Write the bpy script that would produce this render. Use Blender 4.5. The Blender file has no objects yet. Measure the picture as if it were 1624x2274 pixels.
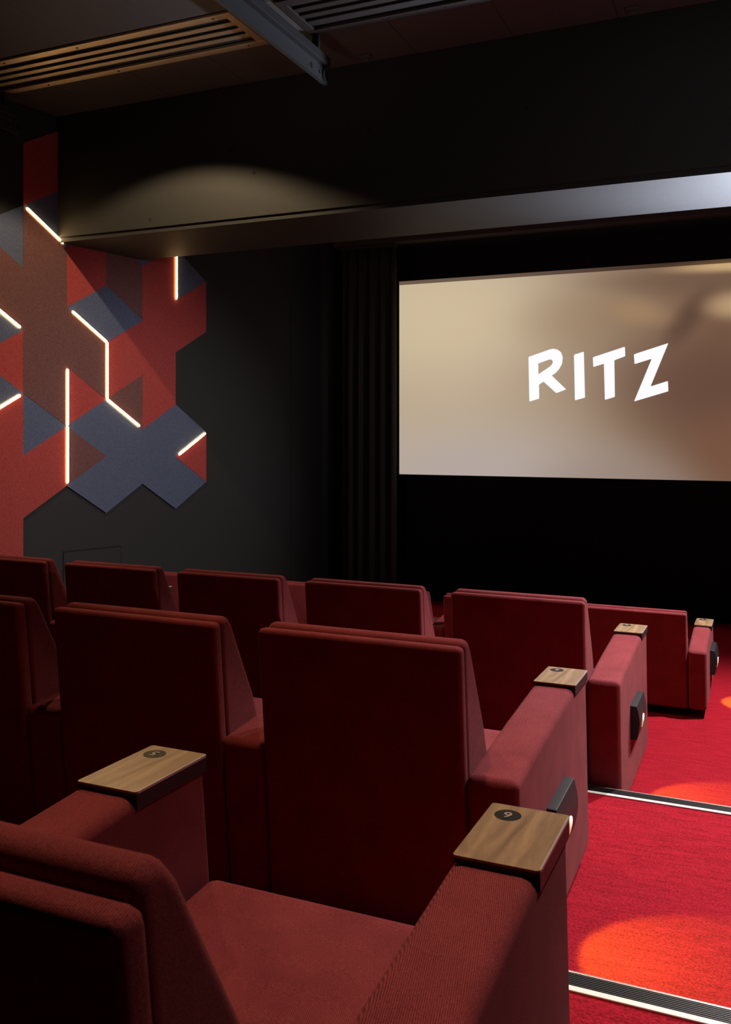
import bpy, bmesh, math, random
from mathutils import Vector, Matrix, Euler
random.seed(7)
SC = bpy.context.scene
COL = SC.collection
ZO = 1.732                      # eye height above the front floor

# ------------------------------------------------------------------ camera
cam_d = bpy.data.cameras.new('camera')
cam = bpy.data.objects.new('camera', cam_d)
COL.objects.link(cam)
cam.location = (0, 0, ZO)
cam.rotation_euler = (math.pi/2, 0, 0.41125)
cam_d.sensor_fit = 'AUTO'
cam_d.sensor_width = 36.0
cam_d.lens = 2019.5/2274*36.0
cam_d.shift_y = -(1137-953)/2274
cam_d.clip_start = 0.05
cam_d.dof.use_dof = True
cam_d.dof.focus_distance = 3.2
cam_d.dof.aperture_fstop = 14.0
SC.camera = cam

# ------------------------------------------------------------------ world, exposure
w = bpy.data.worlds.new('world')
SC.world = w
w.use_nodes = True
w.node_tree.nodes['Background'].inputs[0].default_value = (0.5, 0.5, 0.6, 1)
w.node_tree.nodes['Background'].inputs[1].default_value = 0.004
SC.view_settings.view_transform = 'Standard'
SC.view_settings.look = 'None'
SC.view_settings.exposure = 0.0
SC.view_settings.gamma = 1.0
SC.view_settings.use_curve_mapping = False

def spot(name, loc, target, power, color, angle, blend=0.3, radius=0.03):
    d = bpy.data.lights.new(name, 'SPOT')
    d.energy = power; d.color = color; d.spot_size = math.radians(angle); d.spot_blend = blend
    d.shadow_soft_size = radius
    o = bpy.data.objects.new(name, d); COL.objects.link(o)
    o.location = Vector(loc)
    o.rotation_euler = (Vector(target)-Vector(loc)).to_track_quat('-Z', 'Y').to_euler()
    return o

COOL = (1.0, 0.92, 0.90); WARM = (1.0, 0.62, 0.30); ICE = (0.80, 0.86, 1.0)
# house lights over the aisle, to the right of the frame
spot('aisle_downlight', (0.42, 5.85, 2.75), (-0.12, 4.95, 0.0), 620, COOL, 100, 0.7, 0.05)
spot('aisle_downlight', (0.55, 4.05, 3.93), (0.10, 3.25, 0.2), 600, COOL, 66, 1.0, 0.05)
spot('aisle_downlight', (0.60, 2.38, 3.93), (0.05, 1.25, 0.3), 145, (1.0, .84, .76), 56, 1.0, 0.05)
# warm downlights over the seats
spot('warm_downlight', (-3.54, 4.24, 3.985), (-3.54, 4.24, 0.0), 240, (1.0, .72, .40), 128, 0.22, 0.03)
spot('warm_downlight', (-1.2, 2.15, 3.96), (-1.0, 1.35, 0.6), 160, WARM, 64, 0.8, 0.05)
# spotlight on the felt wall, and cool light washing up onto the beam
spot('wall_spotlight', (0.88, 4.0, 2.95), (-4.5, 5.9, 1.15), 570, (1.0, .89, .84), 42, 0.9, 0.05)
spot('beam_uplight', (0.45, 5.84, 2.03), (0.05, 5.66, 3.09), 1500, ICE, 100, 0.95, 0.06)
# added fill lamps without fixtures, brightening the ceiling and the curtain
spot('ceiling_fill', (0.55, 3.2, 2.4), (-0.4, 4.2, 4.0), 26, (1.0, .97, .95), 150, 0.8, 0.1)
spot('ceiling_fill', (-2.5, 3.7, 2.9), (-2.6, 4.0, 4.0), 9, (1.0, .76, .50), 120, 0.8, 0.1)
spot('curtain_fill', (0.80, 6.35, 2.7), (-3.75, 8.5, 1.6), 42, (1.0, .95, .86), 40, 0.9, 0.05)

# ------------------------------------------------------------------ materials
def new_mat(name):
    m = bpy.data.materials.new(name); m.use_nodes = True
    nt = m.node_tree
    return m, nt, nt.nodes['Principled BSDF']

def N(nt, typ, **kw):
    n = nt.nodes.new(typ)
    for k, v in kw.items():
        setattr(n, k, v)
    return n

def simple(name, col, rough=0.6, metal=0.0, spec=0.5, bump=0.0, bscale=200.0, var=0.0):
    m, nt, b = new_mat(name)
    b.inputs['Base Color'].default_value = (*col, 1)
    b.inputs['Roughness'].default_value = rough
    b.inputs['Metallic'].default_value = metal
    b.inputs['Specular IOR Level'].default_value = spec
    if bump or var:
        tc = N(nt, 'ShaderNodeTexCoord')
        nz = N(nt, 'ShaderNodeTexNoise'); nz.inputs['Scale'].default_value = bscale; nz.inputs['Detail'].default_value = 4
        nt.links.new(tc.outputs['Object'], nz.inputs['Vector'])
        if bump:
            bp = N(nt, 'ShaderNodeBump'); bp.inputs['Strength'].default_value = bump; bp.inputs['Distance'].default_value = 0.002
            nt.links.new(nz.outputs['Fac'], bp.inputs['Height']); nt.links.new(bp.outputs['Normal'], b.inputs['Normal'])
        if var:
            mx = N(nt, 'ShaderNodeMix', data_type='RGBA')
            mx.inputs['A'].default_value = (*[c*(1-var) for c in col], 1)
            mx.inputs['B'].default_value = (*[min(1, c*(1+var)) for c in col], 1)
            nt.links.new(nz.outputs['Fac'], mx.inputs['Factor']); nt.links.new(mx.outputs['Result'], b.inputs['Base Color'])
    return m

def emission(name, col, strength):
    m, nt, b = new_mat(name)
    b.inputs['Base Color'].default_value = (0.8, 0.8, 0.8, 1)
    b.inputs['Emission Color'].default_value = (*col, 1)
    b.inputs['Emission Strength'].default_value = strength
    return m

def fabric(name, c1, c2, period=0.0031):
    """woven two-tone upholstery"""
    m, nt, b = new_mat(name)
    tc = N(nt, 'ShaderNodeTexCoord')
    sc = 2*math.pi/period
    sep = N(nt, 'ShaderNodeSeparateXYZ'); nt.links.new(tc.outputs['Object'], sep.inputs[0])
    def sine(a, bb, k):
        ad = N(nt, 'ShaderNodeMath', operation='ADD'); nt.links.new(a, ad.inputs[0]); nt.links.new(bb, ad.inputs[1])
        mu = N(nt, 'ShaderNodeMath', operation='MULTIPLY'); mu.inputs[1].default_value = k; nt.links.new(ad.outputs[0], mu.inputs[0])
        si = N(nt, 'ShaderNodeMath', operation='SINE'); nt.links.new(mu.outputs[0], si.inputs[0])
        return si.outputs[0]
    y8 = N(nt, 'ShaderNodeMath', operation='MULTIPLY'); y8.inputs[1].default_value = 0.8; nt.links.new(sep.outputs['Y'], y8.inputs[0])
    s1 = sine(sep.outputs['X'], sep.outputs['Y'], sc); s2 = sine(sep.outputs['Z'], y8.outputs[0], sc*0.93)
    pr = N(nt, 'ShaderNodeMath', operation='MULTIPLY'); nt.links.new(s1, pr.inputs[0]); nt.links.new(s2, pr.inputs[1])
    nz = N(nt, 'ShaderNodeTexNoise'); nz.inputs['Scale'].default_value = 520; nz.inputs['Detail'].default_value = 2
    nt.links.new(tc.outputs['Object'], nz.inputs['Vector'])
    nl = N(nt, 'ShaderNodeTexNoise'); nl.inputs['Scale'].default_value = 9; nl.inputs['Detail'].default_value = 3
    nt.links.new(tc.outputs['Object'], nl.inputs['Vector'])
    a1 = N(nt, 'ShaderNodeMath', operation='MULTIPLY_ADD'); a1.inputs[1].default_value = 0.42; nt.links.new(pr.outputs[0], a1.inputs[0]); nt.links.new(nz.outputs['Fac'], a1.inputs[2])
    a2 = N(nt, 'ShaderNodeMath', operation='MULTIPLY_ADD'); a2.inputs[1].default_value = 0.35; nt.links.new(nl.outputs['Fac'], a2.inputs[0]); nt.links.new(a1.outputs[0], a2.inputs[2])
    mr = N(nt, 'ShaderNodeMapRange'); mr.inputs['From Min'].default_value = 0.28; mr.inputs['From Max'].default_value = 1.08
    nt.links.new(a2.outputs[0], mr.inputs['Value'])
    mx = N(nt, 'ShaderNodeMix', data_type='RGBA'); mx.inputs['A'].default_value = (*c1, 1); mx.inputs['B'].default_value = (*c2, 1)
    nt.links.new(mr.outputs['Result'], mx.inputs['Factor']); nt.links.new(mx.outputs['Result'], b.inputs['Base Color'])
    bp = N(nt, 'ShaderNodeBump'); bp.inputs['Strength'].default_value = 0.5; bp.inputs['Distance'].default_value = 0.0008
    nt.links.new(a1.outputs[0], bp.inputs['Height']); nt.links.new(bp.outputs['Normal'], b.inputs['Normal'])
    b.inputs['Roughness'].default_value = 0.9
    b.inputs['Specular IOR Level'].default_value = 0.08
    b.inputs['Sheen Weight'].default_value = 0.06
    b.inputs['Sheen Roughness'].default_value = 0.5
    b.inputs['Sheen Tint'].default_value = (1.0, 0.62, 0.62, 1)
    return m

def felt(name, c1, c2):
    m, nt, b = new_mat(name)
    tc = N(nt, 'ShaderNodeTexCoord')
    nz = N(nt, 'ShaderNodeTexNoise'); nz.inputs['Scale'].default_value = 130; nz.inputs['Detail'].default_value = 5; nz.inputs['Roughness'].default_value = 0.7
    nt.links.new(tc.outputs['Object'], nz.inputs['Vector'])
    mr = N(nt, 'ShaderNodeMapRange'); mr.inputs['From Min'].default_value = 0.3; mr.inputs['From Max'].default_value = 0.72
    nt.links.new(nz.outputs['Fac'], mr.inputs['Value'])
    mx = N(nt, 'ShaderNodeMix', data_type='RGBA'); mx.inputs['A'].default_value = (*c1, 1); mx.inputs['B'].default_value = (*c2, 1)
    nt.links.new(mr.outputs['Result'], mx.inputs['Factor']); nt.links.new(mx.outputs['Result'], b.inputs['Base Color'])
    b.inputs['Roughness'].default_value = 0.95; b.inputs['Specular IOR Level'].default_value = 0.1
    return m

def carpet(name):
    m, nt, b = new_mat(name)
    tc = N(nt, 'ShaderNodeTexCoord')
    mp = N(nt, 'ShaderNodeMapping'); mp.inputs['Scale'].default_value = (140, 250, 140)
    nt.links.new(tc.outputs['Object'], mp.inputs['Vector'])
    nz = N(nt, 'ShaderNodeTexNoise'); nz.inputs['Scale'].default_value = 1.0; nz.inputs['Detail'].default_value = 4; nz.inputs['Roughness'].default_value = 0.65
    nt.links.new(mp.outputs[0], nz.inputs['Vector'])
    mp2 = N(nt, 'ShaderNodeMapping'); mp2.inputs['Scale'].default_value = (8, 55, 8)
    nt.links.new(tc.outputs['Object'], mp2.inputs['Vector'])
    n2 = N(nt, 'ShaderNodeTexNoise'); n2.inputs['Scale'].default_value = 1.0; n2.inputs['Detail'].default_value = 3
    nt.links.new(mp2.outputs[0], n2.inputs['Vector'])
    ad = N(nt, 'ShaderNodeMath', operation='MULTIPLY_ADD'); ad.inputs[1].default_value = 0.28; nt.links.new(n2.outputs['Fac'], ad.inputs[0]); nt.links.new(nz.outputs['Fac'], ad.inputs[2])
    mr = N(nt, 'ShaderNodeMapRange'); mr.inputs['From Min'].default_value = 0.47; mr.inputs['From Max'].default_value = 0.76
    nt.links.new(ad.outputs[0], mr.inputs['Value'])
    mx = N(nt, 'ShaderNodeMix', data_type='RGBA'); mx.inputs['A'].default_value = (0.14, 0.003, 0.007, 1); mx.inputs['B'].default_value = (0.43, 0.012, 0.028, 1)
    nt.links.new(mr.outputs['Result'], mx.inputs['Factor']); nt.links.new(mx.outputs['Result'], b.inputs['Base Color'])
    bp = N(nt, 'ShaderNodeBump'); bp.inputs['Strength'].default_value = 0.9; bp.inputs['Distance'].default_value = 0.005
    nt.links.new(ad.outputs[0], bp.inputs['Height']); nt.links.new(bp.outputs['Normal'], b.inputs['Normal'])
    b.inputs['Roughness'].default_value = 0.95; b.inputs['Specular IOR Level'].default_value = 0.08
    return m

def wood(name, c1, c2):
    m, nt, b = new_mat(name)
    tc = N(nt, 'ShaderNodeTexCoord')
    mp = N(nt, 'ShaderNodeMapping'); mp.inputs['Scale'].default_value = (38, 5, 38)
    nt.links.new(tc.outputs['Object'], mp.inputs['Vector'])
    nz = N(nt, 'ShaderNodeTexNoise'); nz.inputs['Scale'].default_value = 1; nz.inputs['Detail'].default_value = 6; nz.inputs['Distortion'].default_value = 0.7
    nt.links.new(mp.outputs[0], nz.inputs['Vector'])
    mp2 = N(nt, 'ShaderNodeMapping'); mp2.inputs['Scale'].default_value = (700, 60, 700)
    nt.links.new(tc.outputs['Object'], mp2.inputs['Vector'])
    n2 = N(nt, 'ShaderNodeTexNoise'); n2.inputs['Scale'].default_value = 1; n2.inputs['Detail'].default_value = 3
    nt.links.new(mp2.outputs[0], n2.inputs['Vector'])
    ad = N(nt, 'ShaderNodeMath', operation='MULTIPLY_ADD'); ad.inputs[1].default_value = 0.3; nt.links.new(n2.outputs['Fac'], ad.inputs[0]); nt.links.new(nz.outputs['Fac'], ad.inputs[2])
    mr = N(nt, 'ShaderNodeMapRange'); mr.inputs['From Min'].default_value = 0.42; mr.inputs['From Max'].default_value = 0.88
    nt.links.new(ad.outputs[0], mr.inputs['Value'])
    mx = N(nt, 'ShaderNodeMix', data_type='RGBA'); mx.inputs['A'].default_value = (*c1, 1); mx.inputs['B'].default_value = (*c2, 1)
    nt.links.new(mr.outputs['Result'], mx.inputs['Factor']); nt.links.new(mx.outputs['Result'], b.inputs['Base Color'])
    b.inputs['Roughness'].default_value = 0.42
    return m

M = dict(
    fabric=fabric('upholstery', (0.046, 0.004, 0.006), (0.34, 0.062, 0.073)),
    piping=simple('seam_thread', (0.05, 0.008, 0.01), 0.9),
    base=simple('black_plinth', (0.008, 0.006, 0.006), 0.8),
    wood=wood('walnut_veneer', (0.145, 0.083, 0.044), (0.37, 0.24, 0.135)),
    black=simple('black_satin_metal', (0.020, 0.020, 0.022), 0.5, 0.0, 0.25),
    disc=simple('black_inlay', (0.010, 0.009, 0.010), 0.5, 0, 0.2),
    num=simple('number_inlay', (0.30, 0.25, 0.21), 0.5),
    alu=simple('bright_aluminium', (0.85, 0.82, 0.78), 0.28, 0.9),
    edge=simple('pale_tray_edge', (0.42, 0.42, 0.42), 0.35, 0.3),
    trim=simple('pale_edge_strip', (0.80, 0.76, 0.70), 0.4, 0.0),
    tread=simple('black_ribbed_rubber', (0.010, 0.010, 0.010), 0.45, 0.0, 0.4),
    carpet=carpet('red_carpet'),
    wall=simple('black_wall_paint', (0.022, 0.024, 0.027), 0.75, 0, 0.3, bump=0.08, bscale=60, var=0.12),
    beam=simple('black_painted_concrete', (0.0165, 0.0165, 0.0175), 0.62, 0, 0.35, bump=0.10, bscale=35, var=0.2),
    ceil=simple('dark_ceiling_panel', (0.046, 0.045, 0.045), 0.7, 0, 0.4, bump=0.1, bscale=120, var=0.1),
    gap=simple('black_void', (0.003, 0.003, 0.003), 0.9),
    grille=simple('gold_gleam_grille', (0.80, 0.66, 0.46), 0.46, 1.0),  # gold gleam of the light bars put into the metal's colour
    grille_dark=simple('unlit_grille', (0.022, 0.018, 0.018), 0.5, 0.0, 0.3),  # darker copy for the grille that the gleam misses
    steel=simple('galvanised_steel', (0.036, 0.039, 0.042), 0.5, 0.3),
    drape=simple('black_drape', (0.045, 0.045, 0.043), 0.95, 0, 0.1, bump=0.1, bscale=300),
    mask=simple('black_masking_cloth', (0.011, 0.011, 0.012), 0.97, 0, 0.05),
    red=felt('red_felt', (0.19, 0.030, 0.030), (0.42, 0.078, 0.074)),
    blue=felt('slate_blue_felt', (0.045, 0.060, 0.108), (0.115, 0.145, 0.235)),
    maroon=felt('maroon_felt', (0.075, 0.034, 0.037), (0.185, 0.093, 0.095)),
    bar=emission('warm_light_bar', (1.0, 0.62, 0.26), 32.0),
    bar_fringe=emission('warm_fringe_glow', (1.0, 0.58, 0.20), 1.5),
    lens=emission('warm_lens', (1.0, 0.66, 0.27), 0.48),
    letter=emission('white_projected_letter', (0.93, 0.95, 1.0), 1.0),
)

# ------------------------------------------------------------------ helpers
def link(name, me, mat=None, parent=None, smooth=False, wn=False):
    if mat and not me.materials:
        me.materials.append(mat)
    o = bpy.data.objects.new(name, me); COL.objects.link(o)
    if parent: o.parent = parent
    if smooth:
        for p in me.polygons: p.use_smooth = True
        if wn:
            md = o.modifiers.new('normals', 'WEIGHTED_NORMAL'); md.keep_sharp = True
    return o

def bm_mesh(bm, name):
    bmesh.ops.recalc_face_normals(bm, faces=bm.faces[:])
    me = bpy.data.meshes.new(name); bm.to_mesh(me); bm.free()
    return me

def tag(o, label, cat, group=None):
    o['label'] = label; o['category'] = cat
    if group: o['group'] = group
    return o

def struct(o):
    o['kind'] = 'structure'; return o

def empty(name, loc=(0, 0, 0), rz=0.0):
    o = bpy.data.objects.new(name, None); COL.objects.link(o)
    o.location = loc; o.rotation_euler = (0, 0, rz); o.empty_display_size = 0.1
    return o

def add_box(bm, x0, x1, y0, y1, z0, z1):
    vs = [bm.verts.new((x, y, z)) for x in (x0, x1) for y in (y0, y1) for z in (z0, z1)]
    for f in ((0, 1, 3, 2), (4, 6, 7, 5), (0, 4, 5, 1), (2, 3, 7, 6), (0, 2, 6, 4), (1, 5, 7, 3)):
        bm.faces.new([vs[i] for i in f])
    return vs

def box_obj(name, x0, x1, y0, y1, z0, z1, mat, parent=None, bev=0.0, seg=2):
    bm = bmesh.new(); add_box(bm, x0, x1, y0, y1, z0, z1)
    if bev:
        bmesh.ops.bevel(bm, geom=bm.edges[:], offset=bev, segments=seg, affect='EDGES', profile=0.5)
    return link(name, bm_mesh(bm, name), mat, parent, smooth=bool(bev), wn=bool(bev))

def prism_yz(name, prof, x0, x1, mat, parent=None, bev=0.02, seg=3, bulge=None):
    """profile in (y, z), extruded along x, edges rounded"""
    bm = bmesh.new()
    a = [bm.verts.new((x0, y, z)) for y, z in prof]
    b = [bm.verts.new((x1, y, z)) for y, z in prof]
    n = len(prof)
    bm.faces.new(a); bm.faces.new(list(reversed(b)))
    for i in range(n):
        bm.faces.new((a[i], b[i], b[(i+1) % n], a[(i+1) % n]))
    bmesh.ops.recalc_face_normals(bm, faces=bm.faces[:])
    if bev:
        bmesh.ops.bevel(bm, geom=bm.edges[:], offset=bev, segments=seg, affect='EDGES', profile=0.5, clamp_overlap=True)
    return link(name, bm_mesh(bm, name), mat, parent, smooth=True, wn=True)

def poly_prism(name, pts, depth, mat, parent=None, frame=None, hole=None):
    """flat polygon (2-D pts) extruded; frame maps (a, b, d) to xyz"""
    bm = bmesh.new()
    f = frame
    top = [bm.verts.new(f(a, b, depth)) for a, b in pts]
    bot = [bm.verts.new(f(a, b, 0)) for a, b in pts]
    n = len(pts)
    if hole:
        ht = [bm.verts.new(f(a, b, depth)) for a, b in hole]; hb = [bm.verts.new(f(a, b, 0)) for a, b in hole]
        es = []
        for ring in (top, ht):
            es += [bm.edges.new((ring[i], ring[(i+1) % len(ring)])) for i in range(len(ring))]
        bmesh.ops.triangle_fill(bm, edges=es, use_beauty=True)
        m2 = len(hole)
        for i in range(m2): bm.faces.new((ht[i], hb[i], hb[(i+1) % m2], ht[(i+1) % m2]))
    else:
        bm.faces.new(top)
    for i in range(n): bm.faces.new((top[i], bot[i], bot[(i+1) % n], top[(i+1) % n]))
    return link(name, bm_mesh(bm, name), mat, parent)

def cyl(bm, c, axis, r, h, seg=24):
    """closed cylinder from c along the unit axis"""
    ax = Vector(axis).normalized(); q = ax.to_track_quat('Z', 'Y')
    lo = [bm.verts.new(Vector(c)+q @ Vector((r*math.cos(t), r*math.sin(t), 0))) for t in [2*math.pi*i/seg for i in range(seg)]]
    hi = [bm.verts.new(v.co + ax*h) for v in lo]
    bm.faces.new(lo); bm.faces.new(hi)
    for i in range(seg): bm.faces.new((lo[i], lo[(i+1) % seg], hi[(i+1) % seg], hi[i]))

def copy_tree(o, parent=None):
    c = o.copy(); COL.objects.link(c)
    if parent: c.parent = parent
    for ch in list(o.children): copy_tree(ch, c)
    return c

# ------------------------------------------------------------------ the room
FY0, FY1 = 5.16, 5.97           # beam, near and far face
CZ = 2.268+ZO                   # ceiling height
BZ = 1.358+ZO                   # beam soffit
SY = 8.80                       # front wall
K = 0.15272; WX0 = -4.153       # splayed left wall  x = WX0 + K (y - 8.8)
RX = 1.64                        # right wall
def wx(y): return WX0 + K*(y-8.8)

struct(box_obj('floor', -5.6, RX+.1, 4.018, SY+.1, -0.1, 0.0, M['carpet']))
struct(box_obj('floor', -5.8, RX+.1, 2.318, 4.018, -0.1, 0.177, M['carpet']))
struct(box_obj('floor', -6.2, RX+.1, -1.5, 2.318, -0.1, 0.354, M['carpet']))
# walls
def wall_left():
    bm = bmesh.new()
    y0, y1 = -1.5, SY+.1
    p = [(wx(y0), y0), (wx(y1), y1), (wx(y1)-.15, y1), (wx(y0)-.15, y0)]
    lo = [bm.verts.new((x, y, -.1)) for x, y in p]; hi = [bm.verts.new((x, y, CZ+.1)) for x, y in p]
    bm.faces.new(lo); bm.faces.new(hi)
    for i in range(4): bm.faces.new((lo[i], lo[(i+1) % 4], hi[(i+1) % 4], hi[i]))
    return link('wall_left', bm_mesh(bm, 'wall_left'), M['wall'])
struct(wall_left())
struct(box_obj('wall_front', wx(SY)-.3, RX+.1, SY, SY+.15, -.1, CZ+.1, M['wall']))
struct(box_obj('wall_right', RX, RX+.15, -1.5, SY+.1, -.1, CZ+.1, M['wall']))
struct(box_obj('wall_back', -6.2, RX+.1, -1.65, -1.5, -.1, CZ+.1, M['wall']))
# ceiling slab and panels
ceiling = struct(box_obj('ceiling', -6.2, RX+.1, -1.65, SY+.1, CZ+.012, CZ+.15, M['gap']))
SEAMS = [-0.725-.592*i for i in range(8, -1, -1)] + [-0.725+.592*i for i in range(1, 5)]
V1 = (4.21, 4.66)               # strip taken by the air grilles
pm = {}
for i in range(len(SEAMS)-1):
    xa, xb = SEAMS[i]+.002, SEAMS[i+1]-.002
    for (ya, yb) in ((V1[1], FY0-.003), (3.05, V1[0]), (1.85, 3.047), (.65, 1.847)):
        key = (round(yb-ya, 3))
        if key not in pm:
            bm = bmesh.new(); add_box(bm, 0, .588, 0, yb-ya-.003, 0, .012)
            pm[key] = bm_mesh(bm, 'ceiling_panel')
        o = link('panel', pm[key], M['ceil'], ceiling); o.location = (xa, ya, CZ)
# ceiling beyond the beam and strips beside the grilles
for xa, xb in ((-2.640, -2.375), (-0.72, RX)):
    o = box_obj('panel', xa, xb, V1[0]+.002, V1[1]-.003, CZ, CZ+.012, M['ceil'], ceiling)
for i in range(len(SEAMS)-1):
    o = box_obj('panel', SEAMS[i]+.002, SEAMS[i+1]-.002, FY1+.002, SY-.003, CZ, CZ+.012, M['ceil'], ceiling)
# the deep beam
bm = bmesh.new()
xl = -5.2; prof = [(FY0, CZ+.01), (FY0, BZ+.034), (FY0+.014, BZ+.034), (FY0+.014, BZ), (FY1, BZ), (FY1, CZ+.01)]
a = [bm.verts.new((wx(y)-.05, y, z)) for y, z in prof]; b = [bm.verts.new((RX, y, z)) for y, z in prof]
bm.faces.new(a); bm.faces.new(b)
for i in range(6): bm.faces.new((a[i], b[i], b[(i+1) % 6], a[(i+1) % 6]))
beam = struct(link('trim_1', bm_mesh(bm, 'beam'), M['beam']))
for (x, z, r) in ((-3.222, 1.850, .016), (-4.208, 1.851, .010), (-2.226, 1.850, .012), (-3.875, 1.449, .011), (-3.044, 1.675, .009), (-2.568, 1.861, .007), (-1.245, 1.845, .009)):
    bm = bmesh.new(); cyl(bm, (x, FY0+.001, z+ZO), (0, -1, 0), r, .004, 14)
    link('bolt_hole', bm_mesh(bm, 'bolt_hole'), M['gap'], beam)
# vertical board joint on the left wall
def wall_frame(L, z, d, O=(-4.75274, 4.87281)):
    n = math.hypot(K, 1)
    return (O[0]+K/n*L + d/n, O[1]+L/n - d*K/n, z)
for Lj in (3.118,):
    poly = [(Lj, 0.001), (Lj+.006, .001), (Lj+.006, 3.0), (Lj, 3.0)]
    struct(poly_prism('trim_2', poly, .001, M['gap'], None, wall_frame))

# ------------------------------------------------------------------ felt wall and light bars
S2 = 0.218604; Z0 = -0.184793+ZO; SLP = -0.030599; CW = 0.3757
def gp(c, k): return (c*CW, Z0 + S2*k + SLP*c*CW)
PARTS = {'red': [], 'blue': [], 'maroon': []}
def tri_left(c, k, col):   # vertices (c,k),(c,k-2),(c+1,k-1)
    PARTS[col].append(((c, k), (c, k-2), (c+1, k-1)))
def tri_right(c, k, col):  # c is the right column
    PARTS[col].append(((c, k), (c, k-2), (c-1, k-1)))
R_, B_, M_ = 'red', 'blue', 'maroon'
for a in ((-1, 7, M_), (-1, 5, B_), (-1, 3, B_), (-1, 1, R_), (-1, -1, R_), (-1, -3, R_)): tri_left(*a)
for a in ((0, 8, B_), (0, 6, M_), (0, 4, R_), (0, 2, R_), (0, 0, R_), (0, -2, R_), (0, -4, R_)): tri_right(*a)
for a in ((0, 10, R_), (0, 8, M_), (0, 6, M_), (0, 4, M_), (0, 2, B_), (0, 0, R_)): tri_left(*a)
for a in ((1, 11, R_), (1, 9, B_), (1, 7, M_), (1, 5, M_), (1, 3, M_), (1, 1, R_)): tri_right(*a)
for a in ((1, 9, B_), (1, 7, R_), (1, 5, M_), (1, 3, R_), (1, 1, M_)): tri_left(*a)
for a in ((2, 8, R_), (2, 6, B_), (2, 4, M_), (2, 2, B_), (2, 0, B_)): tri_right(*a)
for a in ((2, 8, M_), (2, 6, B_), (2, 4, R_), (2, 2, B_), (2, 0, B_)): tri_left(*a)
for a in ((3, 9, B_), (3, 7, M_), (3, 5, R_), (3, 3, M_), (3, 1, B_)): tri_right(*a)
for a in ((3, 9, B_), (3, 7, R_), (3, 5, R_), (3, 3, R_), (3, 1, B_)): tri_left(*a)
for a in ((4, 8, R_), (4, 6, R_), (4, 4, R_), (4, 2, B_), (4, 0, B_)): tri_right(*a)
for a in ((4, 8, B_), (4, 6, R_), (4, 2, B_), (4, 0, B_)): tri_left(*a)
for a in ((5, 7, R_), (5, 1, R_)): tri_right(*a)

felt_root = empty('felt_wall_panel', wall_frame(0.7, Z0+.2, 0))
tag(felt_root, 'red, slate blue and maroon geometric felt panelling of triangles on the black left wall', 'wall panel')
FD = 0.018
def regions(tris):
    left = set(range(len(tris))); out = []
    while left:
        st = [left.pop()]; comp = [st[0]]
        while st:
            i = st.pop()
            for j in list(left):
                if len(set(tris[i]) & set(tris[j])) == 2:
                    left.remove(j); st.append(j); comp.append(j)
        out.append([tris[i] for i in comp])
    return out
inv = felt_root.matrix_basis.inverted()
for col, tris in PARTS.items():
    for comp in regions(tris):
        bm = bmesh.new(); vs = {}
        for t in comp:
            for q in t:
                if q not in vs:
                    L, z = gp(*q); vs[q] = bm.verts.new((L, z, FD))
            bm.faces.new([vs[q] for q in t])
        dep = FD + random.choice((-.002, -.001, 0, .001))
        for v in bm.verts: v.co.z = dep
        bmesh.ops.recalc_face_normals(bm, faces=bm.faces[:])
        ex = bmesh.ops.extrude_face_region(bm, geom=bm.faces[:])
        for v in [g for g in ex['geom'] if isinstance(g, bmesh.types.BMVert)]: v.co.z = 0.0006
        for v in bm.verts: v.co = inv @ Vector(wall_frame(v.co.x, v.co.y, v.co.z))
        link('felt_tile', bm_mesh(bm, 'felt_tile'), M[col], felt_root)

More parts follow.
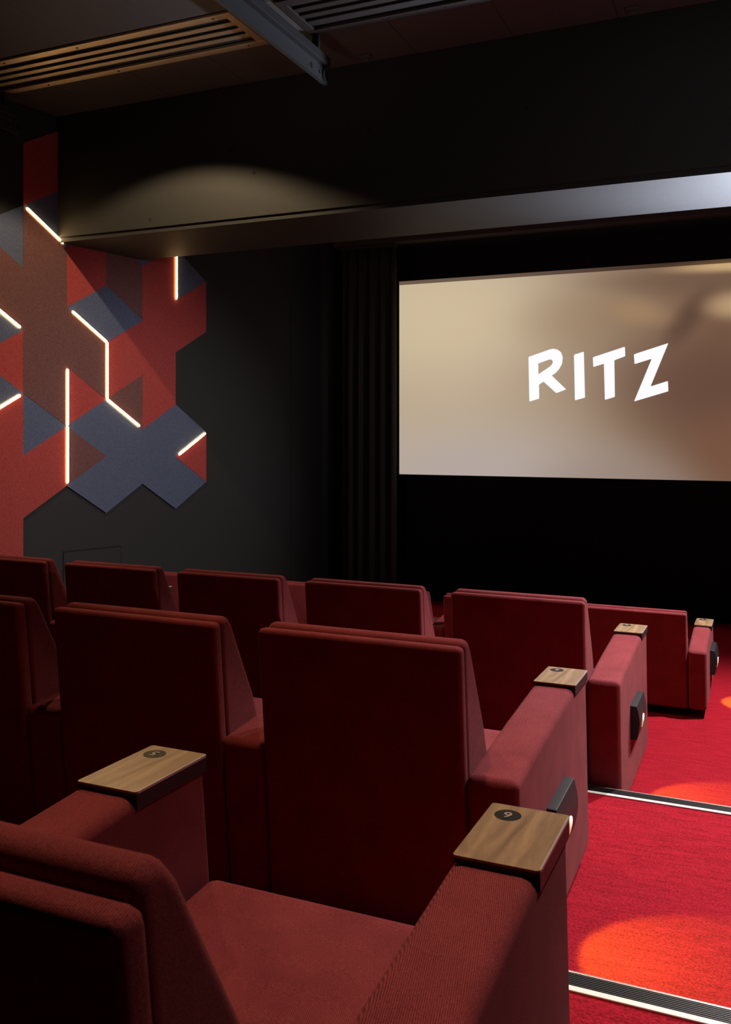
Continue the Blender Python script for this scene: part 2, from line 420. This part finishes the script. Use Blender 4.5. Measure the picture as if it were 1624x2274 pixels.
def bar(a, b, t0, t1, label):
    (L0, z0), (L1, z1) = gp(*a), gp(*b)
    p0 = Vector((L0, z0)).lerp(Vector((L1, z1)), t0); p1 = Vector((L0, z0)).lerp(Vector((L1, z1)), t1)
    d = (p1-p0).normalized(); nrm = Vector((-d.y, d.x))
    root = empty('linear_wall_light', wall_frame((p0.x+p1.x)/2, (p0.y+p1.y)/2, FD))
    tag(root, label, 'wall light', 'glowing bars on the felt wall')
    im = root.matrix_basis.inverted()
    # half-round diffuser
    bm = bmesh.new(); r = .0112; rings = []
    prof = [(math.cos(math.pi*i/8)*r, math.sin(math.pi*i/8)*r+.003) for i in range(9)]
    ln = (p1-p0).length
    for s, kk in ((0, .35), (.004, .8), (.011, 1), (ln-.011, 1), (ln-.004, .8), (ln, .35)):
        ring = []
        for (w_, h_) in prof:
            q = p0 + d*s + nrm*w_*kk
            ring.append(bm.verts.new(im @ Vector(wall_frame(q.x, q.y, FD+.001+h_*kk))))
        rings.append(ring)
    for i in range(len(rings)-1):
        for j in range(8): bm.faces.new((rings[i][j], rings[i+1][j], rings[i+1][j+1], rings[i][j+1]))
    bm.faces.new(rings[0]); bm.faces.new(rings[-1])
    bm.faces.new([r_[0] for r_ in rings] + [r_[-1] for r_ in reversed(rings)])
    df = link('diffuser', bm_mesh(bm, 'diffuser'), M['bar'], root, smooth=True)
    df.data.materials.append(M['bar_fringe'])
    for q in df.data.polygons:      # flanks painted with the warm fringe of glow around the bar
        c_ = root.matrix_basis @ q.center
        Lc = (c_.x-wall_frame(0, 0, 0)[0])*K/math.hypot(K, 1) + (c_.y-wall_frame(0, 0, 0)[1])/math.hypot(K, 1)
        if abs((Vector((Lc, c_.z))-p0).dot(nrm)) > .0068: q.material_index = 1
    # backing channel
    bm = bmesh.new(); hw = .0075
    cs = [p0+nrm*hw, p1+nrm*hw, p1-nrm*hw, p0-nrm*hw]
    lo = [bm.verts.new(im @ Vector(wall_frame(q.x, q.y, FD-.0005))) for q in cs]; hi = [bm.verts.new(im @ Vector(wall_frame(q.x, q.y, FD+.004))) for q in cs]
    bm.faces.new(lo); bm.faces.new(hi)
    for i in range(4): bm.faces.new((lo[i], lo[(i+1) % 4], hi[(i+1) % 4], hi[i]))
    link('channel', bm_mesh(bm, 'channel'), M['alu'], root)
    return root
bar((0, 8), (1, 7), .06, .905, 'slanting light bar at the top left corner of the felt wall, ending under the beam')
bar((-1, 5), (0, 4), .05, .93, 'slanting light bar cut by the left edge, upper of the two there')
bar((-1, 1), (0, 2), .05, .93, 'light bar rising to the right at the left edge, lower of the two there')
bar((1, 5), (2, 4), .12, 1.0, 'slanting light bar along the lower left of the blue diamond')
bar((2, 4), (2, 2), -.01, 1.01, 'upright light bar in the middle of the felt wall, between two slanting bars')
bar((2, 2), (3, 1), .0, .9, 'slanting light bar descending below the maroon triangle')
bar((1, 3), (1, 1), .04, 1.0, 'upper half of the long upright light bar beside a red triangle')
bar((1, 1), (1, -1), .0, .96, 'lower half of the long upright light bar beside a maroon triangle')
bar((4, 8), (4, 6), .02, .98, 'short upright light bar near the top right, touching the beam')
bar((4, 0), (5, 1), .08, .95, 'short light bar above the small red triangle at the right end of the felt wall')

# access hatch and socket
hr = empty('access_hatch', wall_frame(.62, -1.1+ZO, 0))
tag(hr, 'black flush access hatch low on the left wall behind the third row', 'hatch')
im = hr.matrix_basis.inverted()
def hf(a, b, d): return im @ Vector(wall_frame(a, b, d))
h0, h1 = (.356, -.9013+ZO), (.911, -.9189+ZO)
for nm, pts, dep, mt in (('frame', [(.350, -1.47+ZO), (.917, -1.47+ZO), (.917, h1[1]+.006), (.350, h0[1]+.006)], .0015, M['gap']),
                         ('door', [(.360, -1.46+ZO), (.907, -1.46+ZO), (.907, h1[1]-.006), (.360, h0[1]-.005)], .006, M['wall'])):
    poly_prism(nm, pts, dep, mt, hr, hf)
sk = empty('wall_socket', wall_frame(3.90, -1.33+ZO, 0))
tag(sk, 'small black socket plate low on the left wall beside the curtain', 'socket')
im2 = sk.matrix_basis.inverted()
poly_prism('plate', [(3.85, -1.39+ZO), (3.95, -1.39+ZO), (3.95, -1.27+ZO), (3.85, -1.27+ZO)], .012, M['black'], sk, lambda a, b, d: im2 @ Vector(wall_frame(a, b, d)))
poly_prism('outlet', [(3.875, -1.36+ZO), (3.925, -1.36+ZO), (3.925, -1.30+ZO), (3.875, -1.30+ZO)], .016, M['gap'], sk, lambda a, b, d: im2 @ Vector(wall_frame(a, b, d)))

# ------------------------------------------------------------------ screen
SX0, SX1 = -3.415, 0.60
SZ0, SZ1, SZ2 = -.462+ZO, 1.478+ZO, 1.514+ZO
def screen_mat(name, gain, tint=(1, 1, 1)):
    m, nt, b = new_mat(name)
    tc = N(nt, 'ShaderNodeTexCoord')
    def lin(c): return tuple(((x/255)/12.92 if x/255 <= .04045 else ((x/255+.055)/1.055)**2.4)*gain*t for x, t in zip(c, tint))+(1,)
    sep = N(nt, 'ShaderNodeSeparateXYZ'); nt.links.new(tc.outputs['Object'], sep.inputs[0])
    mr = N(nt, 'ShaderNodeMapRange', interpolation_type='SMOOTHSTEP'); mr.inputs['From Min'].default_value = -2.9; mr.inputs['From Max'].default_value = -.2
    nt.links.new(sep.outputs['X'], mr.inputs['Value'])
    mx = N(nt, 'ShaderNodeMix', data_type='RGBA'); mx.inputs['A'].default_value = lin((188, 168, 143)); mx.inputs['B'].default_value = lin((118, 88, 68))
    nt.links.new(mr.outputs['Result'], mx.inputs['Factor']); cur = mx.outputs['Result']
    def blob(x, z, rx, rz, col, amt, rot=0.0):
        nonlocal cur
        mp = N(nt, 'ShaderNodeMapping'); mp.vector_type = 'TEXTURE'
        mp.inputs['Location'].default_value = (x, 0, z); mp.inputs['Rotation'].default_value = (0, rot, 0); mp.inputs['Scale'].default_value = (rx, 1, rz)
        nt.links.new(tc.outputs['Object'], mp.inputs['Vector'])
        ln_ = N(nt, 'ShaderNodeVectorMath', operation='LENGTH'); nt.links.new(mp.outputs[0], ln_.inputs[0])
        m2 = N(nt, 'ShaderNodeMapRange', interpolation_type='SMOOTHERSTEP'); m2.inputs['From Min'].default_value = 0; m2.inputs['From Max'].default_value = 1
        m2.inputs['To Min'].default_value = amt; m2.inputs['To Max'].default_value = 0
        nt.links.new(ln_.outputs['Value'], m2.inputs['Value'])
        x2 = N(nt, 'ShaderNodeMix', data_type='RGBA'); x2.inputs['B'].default_value = lin(col)
        nt.links.new(cur, x2.inputs['A']); nt.links.new(m2.outputs['Result'], x2.inputs['Factor']); cur = x2.outputs['Result']
    blob(-2.6, -.60, 2.4, 1.1, (178, 165, 159), 1.0)            # grey bottom left
    blob(-1.3, -.65, 1.3, .75, (150, 133, 124), .8)             # grey bottom middle
    blob(-3.0, 1.15, 1.9, 1.1, (206, 187, 155), .95)             # bright top left
    blob(-1.55, 1.05, 1.1, .5, (150, 122, 93), .45)
    blob(-.45, .38, 1.4, .85, (100, 71, 58), .85)                 # dark brown right
    blob(-.15, -.15, .8, .55, (118, 80, 62), .75)
    blob(-.40, 1.32, 1.6, .22, (112, 88, 70), .85, .06)         # dark band across the top right
    blob(-.62, 1.00, .20, .50, (92, 68, 54), .9, .65)           # dark diagonal
    blob(-.20, 1.10, .42, .20, (184, 152, 116), .95)            # bright patch
    blob(-1.05, 1.08, .50, .20, (165, 132, 98), .6, .2)
    blob(-.20, 1.46, .9, .10, (205, 172, 126), .9)              # bright strip
    b.inputs['Base Color'].default_value = (.05, .05, .05, 1)
    b.inputs['Roughness'].default_value = .9
    nt.links.new(cur, b.inputs['Emission Color']); b.inputs['Emission Strength'].default_value = 1.0
    return m
screen = empty('cinema_screen', (0, 0, 0)); screen.location = (0, 8.70, ZO)
tag(screen, 'wide cinema screen showing a soft brown picture with white lettering', 'screen')
def sbox(name, x0, x1, y0, y1, z0, z1, mat): return box_obj(name, x0, x1, y0-8.70, y1-8.70, z0-ZO, z1-ZO, mat, screen)
sbox('picture', SX0, SX1, 8.70, 8.72, SZ0, SZ1, screen_mat('projected_picture', 1.0))
sbox('picture_spill', SX0, SX1, 8.694, 8.72, SZ1, SZ2, screen_mat('dim_picture_spill', .24, (1, .85, .86)))  # picture light spilling onto the masking, put in as dim emission
sbox('frame', SX0-.02, SX1+.02, 8.72, 8.76, SZ0-.02, SZ2+.02, M['mask'])
LET = dict(R=[(-2.072, 0.698), (-1.867, 0.764), (-1.833, 0.77), (-1.791, 0.76), (-1.756, 0.731), (-1.741, 0.682), (-1.749, 0.62), (-1.777, 0.572), (-1.812, 0.535), (-1.847, 0.514), (-1.709, 0.378), (-1.803, 0.345), (-1.926, 0.457), (-1.97, 0.429), (-1.968, 0.294), (-2.063, 0.267)],
           H=[(-1.977, 0.633), (-1.872, 0.668), (-1.847, 0.666), (-1.835, 0.646), (-1.842, 0.622), (-1.867, 0.598), (-1.976, 0.528)],
           I=[(-1.635, 0.706), (-1.543, 0.732), (-1.532, 0.298), (-1.626, 0.273)],
           T=[(-1.459, 0.676), (-1.167, 0.765), (-1.163, 0.677), (-1.262, 0.642), (-1.257, 0.301), (-1.348, 0.274), (-1.357, 0.613), (-1.455, 0.585)],
           Z=[(-1.085, 0.692), (-0.782, 0.784), (-0.938, 0.392), (-0.786, 0.439), (-0.782, 0.345), (-1.084, 0.256), (-0.927, 0.646), (-1.08, 0.601)])
def round_poly(pts, r=.008):
    out = []; n = len(pts)
    for i in range(n):
        p = Vector(pts[i]); a = Vector(pts[i-1]); b_ = Vector(pts[(i+1) % n])
        ra = min(r, (a-p).length*.3); rb = min(r, (b_-p).length*.3)
        q0 = p+(a-p).normalized()*ra; q1 = p+(b_-p).normalized()*rb
        mid = (q0+q1)/2*.45+p*.55
        out += [tuple(q0), tuple(mid), tuple(q1)]
    return out
for ch in 'RITZ':
    poly_prism('letter', round_poly(LET[ch]), .002, M['letter'], screen, lambda a, b, d: (a, -.0005-d, b), hole=LET['H'] if ch == 'R' else None)

# black cloth around the screen
def drape(name, x0, x1, y, z0, z1, amp, folds, mat, parent, gather=0.0, seed=1, thick=.006, cols=None):
    rnd = random.Random(seed); cols = cols or folds*10; rows = 14
    ph = [rnd.uniform(-.9, .9) for _ in range(folds+2)]
    bm = bmesh.new(); grid = []
    for j in range(rows+1):
        t = j/rows; row = []
        for i in range(cols+1):
            u = i/cols; f = u*folds; k = int(f); ff = f-k
            jit = ph[k]*(1-ff)+ph[min(k+1, folds)]*ff
            am = amp*(.55+.45*min(1, (1-t)*3)+.12*jit)
            yy = y + am*math.sin(2*math.pi*(f+.22*jit*(1-.6*t))) - amp
            xx = x0+(x1-x0)*u + gather*(u-.5)*math.sin(t*math.pi)*(x1-x0)
            row.append(bm.verts.new((xx, yy, z0+(z1-z0)*t)))
        grid.append(row)
    for j in range(rows):
        for i in range(cols): bm.faces.new((grid[j][i], grid[j][i+1], grid[j+1][i+1], grid[j+1][i]))
    o = link(name, bm_mesh(bm, name), mat, parent, smooth=True)
    md = o.modifiers.new('thickness', 'SOLIDIFY'); md.thickness = thick
    return o
cur = empty('stage_curtain', (-3.67, 8.55, 0))
tag(cur, 'black pleated floor-length curtain at the left side of the screen', 'curtain')
d_ = drape('cloth', -.295, .295, 0, 0.004, 1.845+ZO, .040, 5, M['drape'], cur, seed=11, cols=80)
box_obj('header_tape', -.30, .30, -.085, -.005, 1.835+ZO, 1.868+ZO, M['drape'], cur, .004)
trk = box_obj('curtain_track', -4.05, RX-.01, 8.44, 8.60, 1.869+ZO, 1.935+ZO, M['ceil'], None, .004)
tag(trk, 'dark curtain track box running above the screen and the black curtain', 'curtain track')
hang = drape('masking_cloth', -3.36, RX-.01, 8.70, .004, SZ0-.002, .006, 16, M['mask'], None, seed=5, cols=128)
tag(hang, 'plain black masking cloth hanging from the screen down to the red carpet', 'masking cloth')
up = box_obj('masking_cloth', -3.42, RX-.01, 8.688, 8.698, SZ2+.001, 1.80+ZO, M['mask'])
tag(up, 'black masking strip stretched above the screen, below the curtain track', 'masking cloth')

# ------------------------------------------------------------------ ceiling fittings
def grille(x0, x1, label, gm):
    y0, y1 = V1[0]+.006, V1[1]-.006
    r = empty('air_grille', ((x0+x1)/2, (y0+y1)/2, CZ)); cx, cy = (x0+x1)/2, (y0+y1)/2
    tag(r, label, 'air grille')
    fz = (-.014, .004)
    for (a, b_, c, d) in ((x0, x1, y0, y0+.058), (x0, x1, y1-.058, y1), (x1-.05, x1, y0+.058, y1-.058), (x0, x0+.05, y0+.058, y1-.058)):
        box_obj('frame', a-cx, b_-cx, c-cy, d-cy, *fz, gm, r, .002, 1)
    ya, yb = y0+.058, y1-.058; n = 4; gapw = (yb-ya)/n
    me = None
    for i in range(1, n):
        yc = ya+gapw*i
        if me is None:
            o = box_obj('slat', -(x1-x0-.1)/2, (x1-x0-.1)/2, -.020, .020, -.009, .0, gm, r, .0015, 1); me = o.data
        else:
            o = link('slat', me, None, r, True, True)
        o.location = (0, yc-cy, 0)
    box_obj('backing', x0-cx+.05, x1-cx-.05, ya-cy, yb-cy, .006, .010, M['gap'], r)
    me2 = None
    for xx in (x0+.5, (x0+x1)/2, x1-.12):
        for yy in (y0+.029, y1-.029):
            if me2 is None:
                bm = bmesh.new(); cyl(bm, (0, 0, -.017), (0, 0, 1), .007, .004, 10); me2 = bm_mesh(bm, 'screw')
            o = link('screw', me2, M['gap'], r); o.location = (xx-cx, yy-cy, 0)
grille(-4.78, -2.645, 'long slotted ceiling air grille at the upper left with a golden sheen', M['grille'])
grille(-2.37, -.73, 'dark slotted ceiling air grille at the top centre, right of the rail', M['grille_dark'])

def rail(x, y1, label, y0=1.2):
    r = empty('ceiling_rail', (x, y1, CZ)); tag(r, label, 'rail', 'steel rails under the ceiling')
    zt, zb = -.165, -.250; L = y1-y0
    box_obj('web', -.010, -.004, -L, -.0, zb, zt, M['steel'], r, .001, 1)
    box_obj('upper_flange', -.032, -.004, -L, -.0, zt, zt+.006, M['steel'], r)
    box_obj('lower_flange', -.020, .004, -L, -.012, zb-.006, zb, M['steel'], r)
    box_obj('carrier', -.040, .030, -L, -.02, zt+.007, zt+.060, M['black'], r, .003, 1)
    me = None
    for i in range(5):
        if me is None:
            o = box_obj('hanger', -.02, .02, -.012, .012, zt+.060, -.001, M['black'], r); me = o.data
        else: o = link('hanger', me, None, r)
        o.location = (0, -.15-.62*i, 0)
    # rounded end plate with a hole
    bm = bmesh.new(); seg = 20; zc = (zt+zb)/2; R1 = .046; R2 = .026
    ring = []
    for i in range(seg):
        t = 2*math.pi*i/seg; c_, s_ = math.cos(t), math.sin(t)
        ring.append([bm.verts.new((xx, yy, zz)) for xx, yy, zz in ((-.003, -.02+R1*c_, zc+R1*s_), (.004, -.02+R1*c_, zc+R1*s_), (.004, -.02+R2*c_, zc+R2*s_), (-.003, -.02+R2*c_, zc+R2*s_))])
    for i in range(seg):
        a, b_ = ring[i], ring[(i+1) % seg]
        for k in range(4): bm.faces.new((a[k], a[(k+1) % 4], b_[(k+1) % 4], b_[k]))
    link('end_ring', bm_mesh(bm, 'end_ring'), M['steel'], r)
    bm = bmesh.new(); cyl(bm, (-.004, -.02, zc), (1, 0, 0), R2-.004, .003, 18); link('end_hole', bm_mesh(bm, 'end_hole'), M['gap'], r)
    bm = bmesh.new(); cyl(bm, (-.004, -.10, zc), (1, 0, 0), .010, .004, 12); link('bolt', bm_mesh(bm, 'bolt'), M['gap'], r)
    bm = bmesh.new(); cyl(bm, (-.004, -.20, zc), (1, 0, 0), .016, .004, 12); link('bolt', bm_mesh(bm, 'bolt'), M['gap'], r)
rail(-2.335, 4.80, 'grey steel rail hanging between the two ceiling air grilles')
rail(-4.655, 4.76, 'grey steel rail whose ringed end shows at the upper left edge')
cm = None
for x, lab in ((-4.86, 'small ceiling clip at the left end above the felt wall'), (-2.21, 'small ceiling clip in the middle, right of the rail end'), (-.64, 'small ceiling clip at the upper right along the beam')):
    r = empty('ceiling_clip', (x, 5.06, CZ)); tag(r, lab, 'clip', 'clips along the ceiling edge')
    box_obj('bracket', -.035, .035, -.025, .025, -.012, -.0005, M['ceil'], r, .002, 1)
    box_obj('tab', -.02, .02, .0, .02, -.028, -.012, M['ceil'], r, .002, 1)

# ------------------------------------------------------------------ step nosings
def nosing(y, z, x0, x1, label):
    r = empty('stair_nosing', ((x0+x1)/2, y, z)); tag(r, label, 'step edge', 'metal step edges across the aisle')
    w_ = (x1-x0)/2
    box_obj('rear_strip', -w_, w_, -.078, -.057, -.001, .006, M['trim'], r, .002, 2)
    box_obj('tread_plate', -w_, w_, -.057, -.004, -.001, .0025, M['tread'], r)
    me = None
    for i in range(7):
        if me is None:
            o = box_obj('rib', -w_, w_, -.0019, .0019, .0025, .0058, M['tread'], r); me = o.data
        else: o = link('rib', me, None, r)
        o.location = (0, -.0525+.0072*i, 0)
    box_obj('nose', -w_, w_, -.004, .004, -.03, .0062, M['alu'], r, .0015, 2)
nosing(2.318, .354, -.95, RX-.02, 'wide ribbed black and bright metal step edge nearest the camera')
nosing(4.018, .177, -.95, RX-.02, 'farther black and bright metal step edge beside the third row armchair')

# ------------------------------------------------------------------ chairs
def numeral(ch, size, parent, loc, rz):
    cu = bpy.data.curves.new('numeral', 'FONT'); cu.body = ch; cu.size = size; cu.align_x = 'CENTER'; cu.align_y = 'CENTER'
    cu.extrude = .0003; cu.offset = .0006; cu.resolution_u = 4
    tmp = bpy.data.objects.new('numeral_tmp', cu); COL.objects.link(tmp)
    dg = bpy.context.evaluated_depsgraph_get()
    me = bpy.data.meshes.new_from_object(tmp.evaluated_get(dg))
    bpy.data.objects.remove(tmp)
    me.materials.clear()
    o = link('numeral', me, M['num'], parent)
    o.location = loc; o.rotation_euler = (0, 0, rz)
    return o

STD = dict(H=.650, wa=.141, W=.605, top=.990, Ys=.750, lt=.2355, front=.985, fbot=1.056, lean=.10, zt=.058, slope=-.028, box=(.335, .60, .305, .460), seat=(.42, .45), pitch=.750)
LOW = dict(H=.412, wa=.108, W=.708, top=.634, Ys=.490, lt=.2608, front=.755, fbot=.93, lean=.10, zt=.058, slope=-.028, box=(.35, .60, .192, .345), seat=(.30, .32), pitch=.820)

def arm_parts(root, P, x1, num, aisle=False):
    H, wa = P['H'], P['wa']; x0 = x1-wa
    ztr = H+P['zt']-.012; ztf = ztr+P['slope']*P['lt']
    k = P['lean']
    prof = [(k*(H-.05), .05), (0, H), (P['Ys']*.55, H+(ztr-H)*.62), (P['Ys'], ztr-.0005), (P['front'], ztf-.0005), (P['fbot'], .085), (P['fbot']-.03, .05)]
    arm = prism_yz('armrest', prof, x0, x1, M['fabric'], root, .027, 4)
    # tray
    y0, y1 = P['Ys'], P['Ys']+P['lt']
    def tz(y): return ztr+P['slope']*(y-y0)+.012
    def slab(name, xa, xb, ya, yb, d0, d1, mat, parent, rc=.006):
        pts = []
        for (cx, cy, a0) in ((xb-rc, yb-rc, 0), (xa+rc, yb-rc, 90), (xa+rc, ya+rc, 180), (xb-rc, ya+rc, 270)):
            for a in (0, 30, 60, 90):
                t = math.radians(a0+a); pts.append((cx+rc*math.cos(t), cy+rc*math.sin(t)))
        return poly_prism(name, pts, 1.0, mat, parent, lambda a, b, d: (a, b, tz(b)+(d1 if d > .5 else d0)))
    xa = x1-P['wa']+.006; xb = x1+.004
    tray = slab('tray', xa, xb, y0, y1, -.004, 0.0, M['wood'], root)
    slab('tray_backing', xa, xb, y0, y1, -.012, -.004, M['black'], tray)
    bm = bmesh.new()
    vs = []
    for xx in (xb-.005, xb):
        for yy in (y0+.004, y1-.004):
            for dz in (-.034, -.012): vs.append(bm.verts.new((xx, yy, tz(yy)+dz)))
    for f in ((0, 1, 3, 2), (4, 6, 7, 5), (0, 4, 5, 1), (2, 3, 7, 6), (0, 2, 6, 4), (1, 5, 7, 3)): bm.faces.new([vs[i] for i in f])
    link('tray_lip', bm_mesh(bm, 'tray_lip'), M['black'], tray)
    slab('tray_edge', xb-.0022, xb+.0006, y0+.006, y1-.006, -.0045, .0002, M['edge'], tray, .0006)
    # triangular gusset behind the lip
    bm = bmesh.new(); vs = []
    for yy in (y0+.004, y0+.012):
        vs.append([bm.verts.new(q) for q in ((xb-.004, yy, tz(yy)-.034), (xb-.004, yy, tz(yy)-.012), (xb-.034, yy, tz(yy)-.012), (xb-.016, yy, tz(yy)-.017))])
    bm.faces.new(vs[0]); bm.faces.new(vs[1])
    for i in range(4): bm.faces.new((vs[0][i], vs[0][(i+1) % 4], vs[1][(i+1) % 4], vs[1][i]))
    link('tray_gusset', bm_mesh(bm, 'tray_gusset'), M['black'], tray)
    # number disc at the front inner corner
    dy = y1-.046; dx = xa+min(.040, (xb-xa)/2)
    bm = bmesh.new(); R = .0235
    lo = [bm.verts.new((dx+R*math.cos(t), dy+R*math.sin(t), tz(dy+R*math.sin(t))+.0002)) for t in [2*math.pi*i/32 for i in range(32)]]
    hi = [bm.verts.new(v.co+Vector((0, 0, .0005))) for v in lo]
    bm.faces.new(lo); bm.faces.new(hi)
    for i in range(32): bm.faces.new((lo[i], lo[(i+1) % 32], hi[(i+1) % 32], hi[i]))
    link('number_disc', bm_mesh(bm, 'number_disc'), M['disc'], tray)
    numeral(num, .031, tray, (dx, dy, tz(dy)+.0014), math.pi)
    if aisle:
        ya, yb, za, zb = P['box']
        bm = bmesh.new(); n = 8; ring0 = []; ring1 = []
        pr_ = [(x1-.012, za), (x1-.012, zb)]
        for i in range(n+1):
            t = i/n; z = zb+(za-zb)*t
            pr_.append((x1+.029+.013*math.sin(math.pi*t), z))
        a = [bm.verts.new((x, ya, z)) for x, z in pr_]; b_ = [bm.verts.new((x, yb, z)) for x, z in pr_]
        bm.faces.new(a); bm.faces.new(b_); m_ = len(pr_)
        for i in range(m_): bm.faces.new((a[i], a[(i+1) % m_], b_[(i+1) % m_], b_[i]))
        bmesh.ops.recalc_face_normals(bm, faces=bm.faces[:])
        bmesh.ops.bevel(bm, geom=[e for e in bm.edges if e.calc_face_angle(0) > .7], offset=.002, segments=2, affect='EDGES')
        hs = link('aisle_light', bm_mesh(bm, 'aisle_light'), M['black'], root, True, True)
        hs['label'] = 'black aisle light housing with a round glowing lens'
        bm = bmesh.new(); yc = (ya+yb)/2; zc = za+(zb-za)*.36; R = .032
        ring = [(yc+R*math.cos(t), zc+R*math.sin(t)) for t in [2*math.pi*i/28 for i in range(28)]]
        def xs(z): return x1+.029+.013*math.sin(math.pi*(zb-z)/(zb-za))
        f0 = [bm.verts.new((xs(z)-.002, y, z)) for y, z in ring]; f1 = [bm.verts.new((xs(z)+.0025, y, z)) for y, z in ring]
        bm.faces.new(f0)
        c = bm.verts.new((xs(zc)+.004, yc, zc))
        for i in range(28):
            bm.faces.new((f0[i], f0[(i+1) % 28], f1[(i+1) % 28], f1[i])); bm.faces.new((f1[i], f1[(i+1) % 28], c))
        ln_ = link('lens', bm_mesh(bm, 'lens'), M['lens'], hs, True); ln_['label'] = 'round gold glowing lens'
        s = spot('aisle_light_lamp', (x1+.056, yc, zc-.012), (x1+.056+.30, yc, zc-.012-.38), 41.0, (.42, 1.0, .02), 76, .25, .012)
        s.parent = hs
        return arm
    return arm

def chair(P, num='6', aisle=False, tilt=0.0, left_arm=False, lift=0.0):
    """local frame: x=0 outer face of the right armrest, y=0 rear plane at armrest height, z=0 floor"""
    root = empty('cinema_armchair')
    H, wa, W, k, T = P['H'], P['wa'], P['W'], P['lean'], P['top']+lift*.6
    arm_parts(root, P, 0, num, aisle)
    if left_arm: arm_parts(root, {**P, 'wa': .066}, -P['pitch'], '1', False)   # slim arm against the wall
    xa, xb = -P['pitch']+.002, -wa-.002
    def ly(z): return k*(H-z)
    s = .046; tl = math.tan(tilt)
    def tt(y, z): return (y - tl*max(0, z-.3), z)
    shell = prism_yz('backrest_shell', [tt(ly(.05), .05), tt(ly(T), T), tt(ly(T)+s, T-.004), tt(ly(.05)+s, .05)], xa, xb, M['fabric'], root, .016, 3)
    zs0, zs1 = P['seat']
    sc_ = (T-zs0)/(.99-.42)
    top = T+.004+lift*.6
    f = lambda z: ly(z)+s+.001
    prof = [tt(f(top), top), tt(f(top)+.046*sc_, top+.002), tt(f(top)+.070*sc_, top-.03*sc_), tt(.207*sc_-.0, top-.265*sc_), tt(.34*sc_, zs0-.02), tt(f(zs0-.05), zs0-.05)]
    prism_yz('back_cushion', prof, xa+.004, xb-.004-lift, M['fabric'], root, .032, 5)
    pf = P['front']
    prism_yz('seat', [(ly(.12)+s+.01, .12), (ly(zs0)+s+.01, zs0), (pf*.55, (zs0+zs1)/2+.004), (pf+.01, zs1), (pf+.03, .12)], xa+.004, xb-.004, M['fabric'], root, .026, 3)
    box_obj('plinth', xa+.02, -.03, .13, pf-.08, 0.0, .052, M['base'], root)
    return root

ROWS = dict(D=(-.3124, .6177, .354), C=(-.5700, 2.2799, .177), B=(-.5553, 3.9850, 0.0), A=(-.2996, 5.7414, 0.0))
def place(o, row, n, P, label):
    x, y, z = ROWS[row]
    o.location = (x-n*P['pitch'], y, z)
    tag(o, label, 'armchair', 'red cinema armchairs')
    return o
# row nearest the camera
place(chair(STD, '6', False, .03, False, .012), 'D', 0, STD, 'nearest red armchair, bottom left, its aisle armrest topped by the walnut tray numbered 6')
place(chair(STD, '5', False), 'D', 1, STD, 'red armchair mostly cut off at lower left, with the golden tray numbered 5')
# second row
c_end = chair(STD, '6', True); c_mid = chair(STD, '5', False)
place(c_end, 'C', 0, STD, 'large red aisle armchair in the second row, its dark back in the middle')
place(c_mid, 'C', 1, STD, 'red armchair in the second row, directly left of the big central aisle chair')
place(copy_tree(c_mid), 'C', 2, STD, 'red armchair in the second row, cut by the left edge of the photo')
# third row
b_end = copy_tree(c_end)
place(b_end, 'B', 0, STD, 'red aisle armchair in the third row with a black light box on its lit side')
for n, lab in ((1, 'second red armchair from the aisle in the third row'), (2, 'third red armchair from the aisle in the third row, middle of five'), (3, 'fourth red armchair from the aisle in the third row, below the wall hatch')):
    place(copy_tree(c_mid), 'B', n, STD, lab)
place(chair(STD, '2', False, 0.0, False), 'B', 4, STD, 'red armchair in the third row at the left edge, below the felt wall')
# front row, lower seats
a_end = chair(LOW, '6', True); a_mid = chair(LOW, '5', False)
place(a_end, 'A', 0, LOW, 'low red aisle armchair in the front row, farthest right of all the seats')
place(a_mid, 'A', 1, LOW, 'low red front-row armchair glimpsed left of the third-row aisle chair')
place(copy_tree(a_mid), 'A', 2, LOW, 'low red front-row armchair, third from the aisle, hidden behind the third row')
place(copy_tree(a_mid), 'A', 3, LOW, 'low red front-row armchair glimpsed between the second and third chairs of the row behind')
place(chair(LOW, '2', False, 0.0, True), 'A', 4, LOW, 'low red armchair at the left end of the front row, wooden tray tip showing')
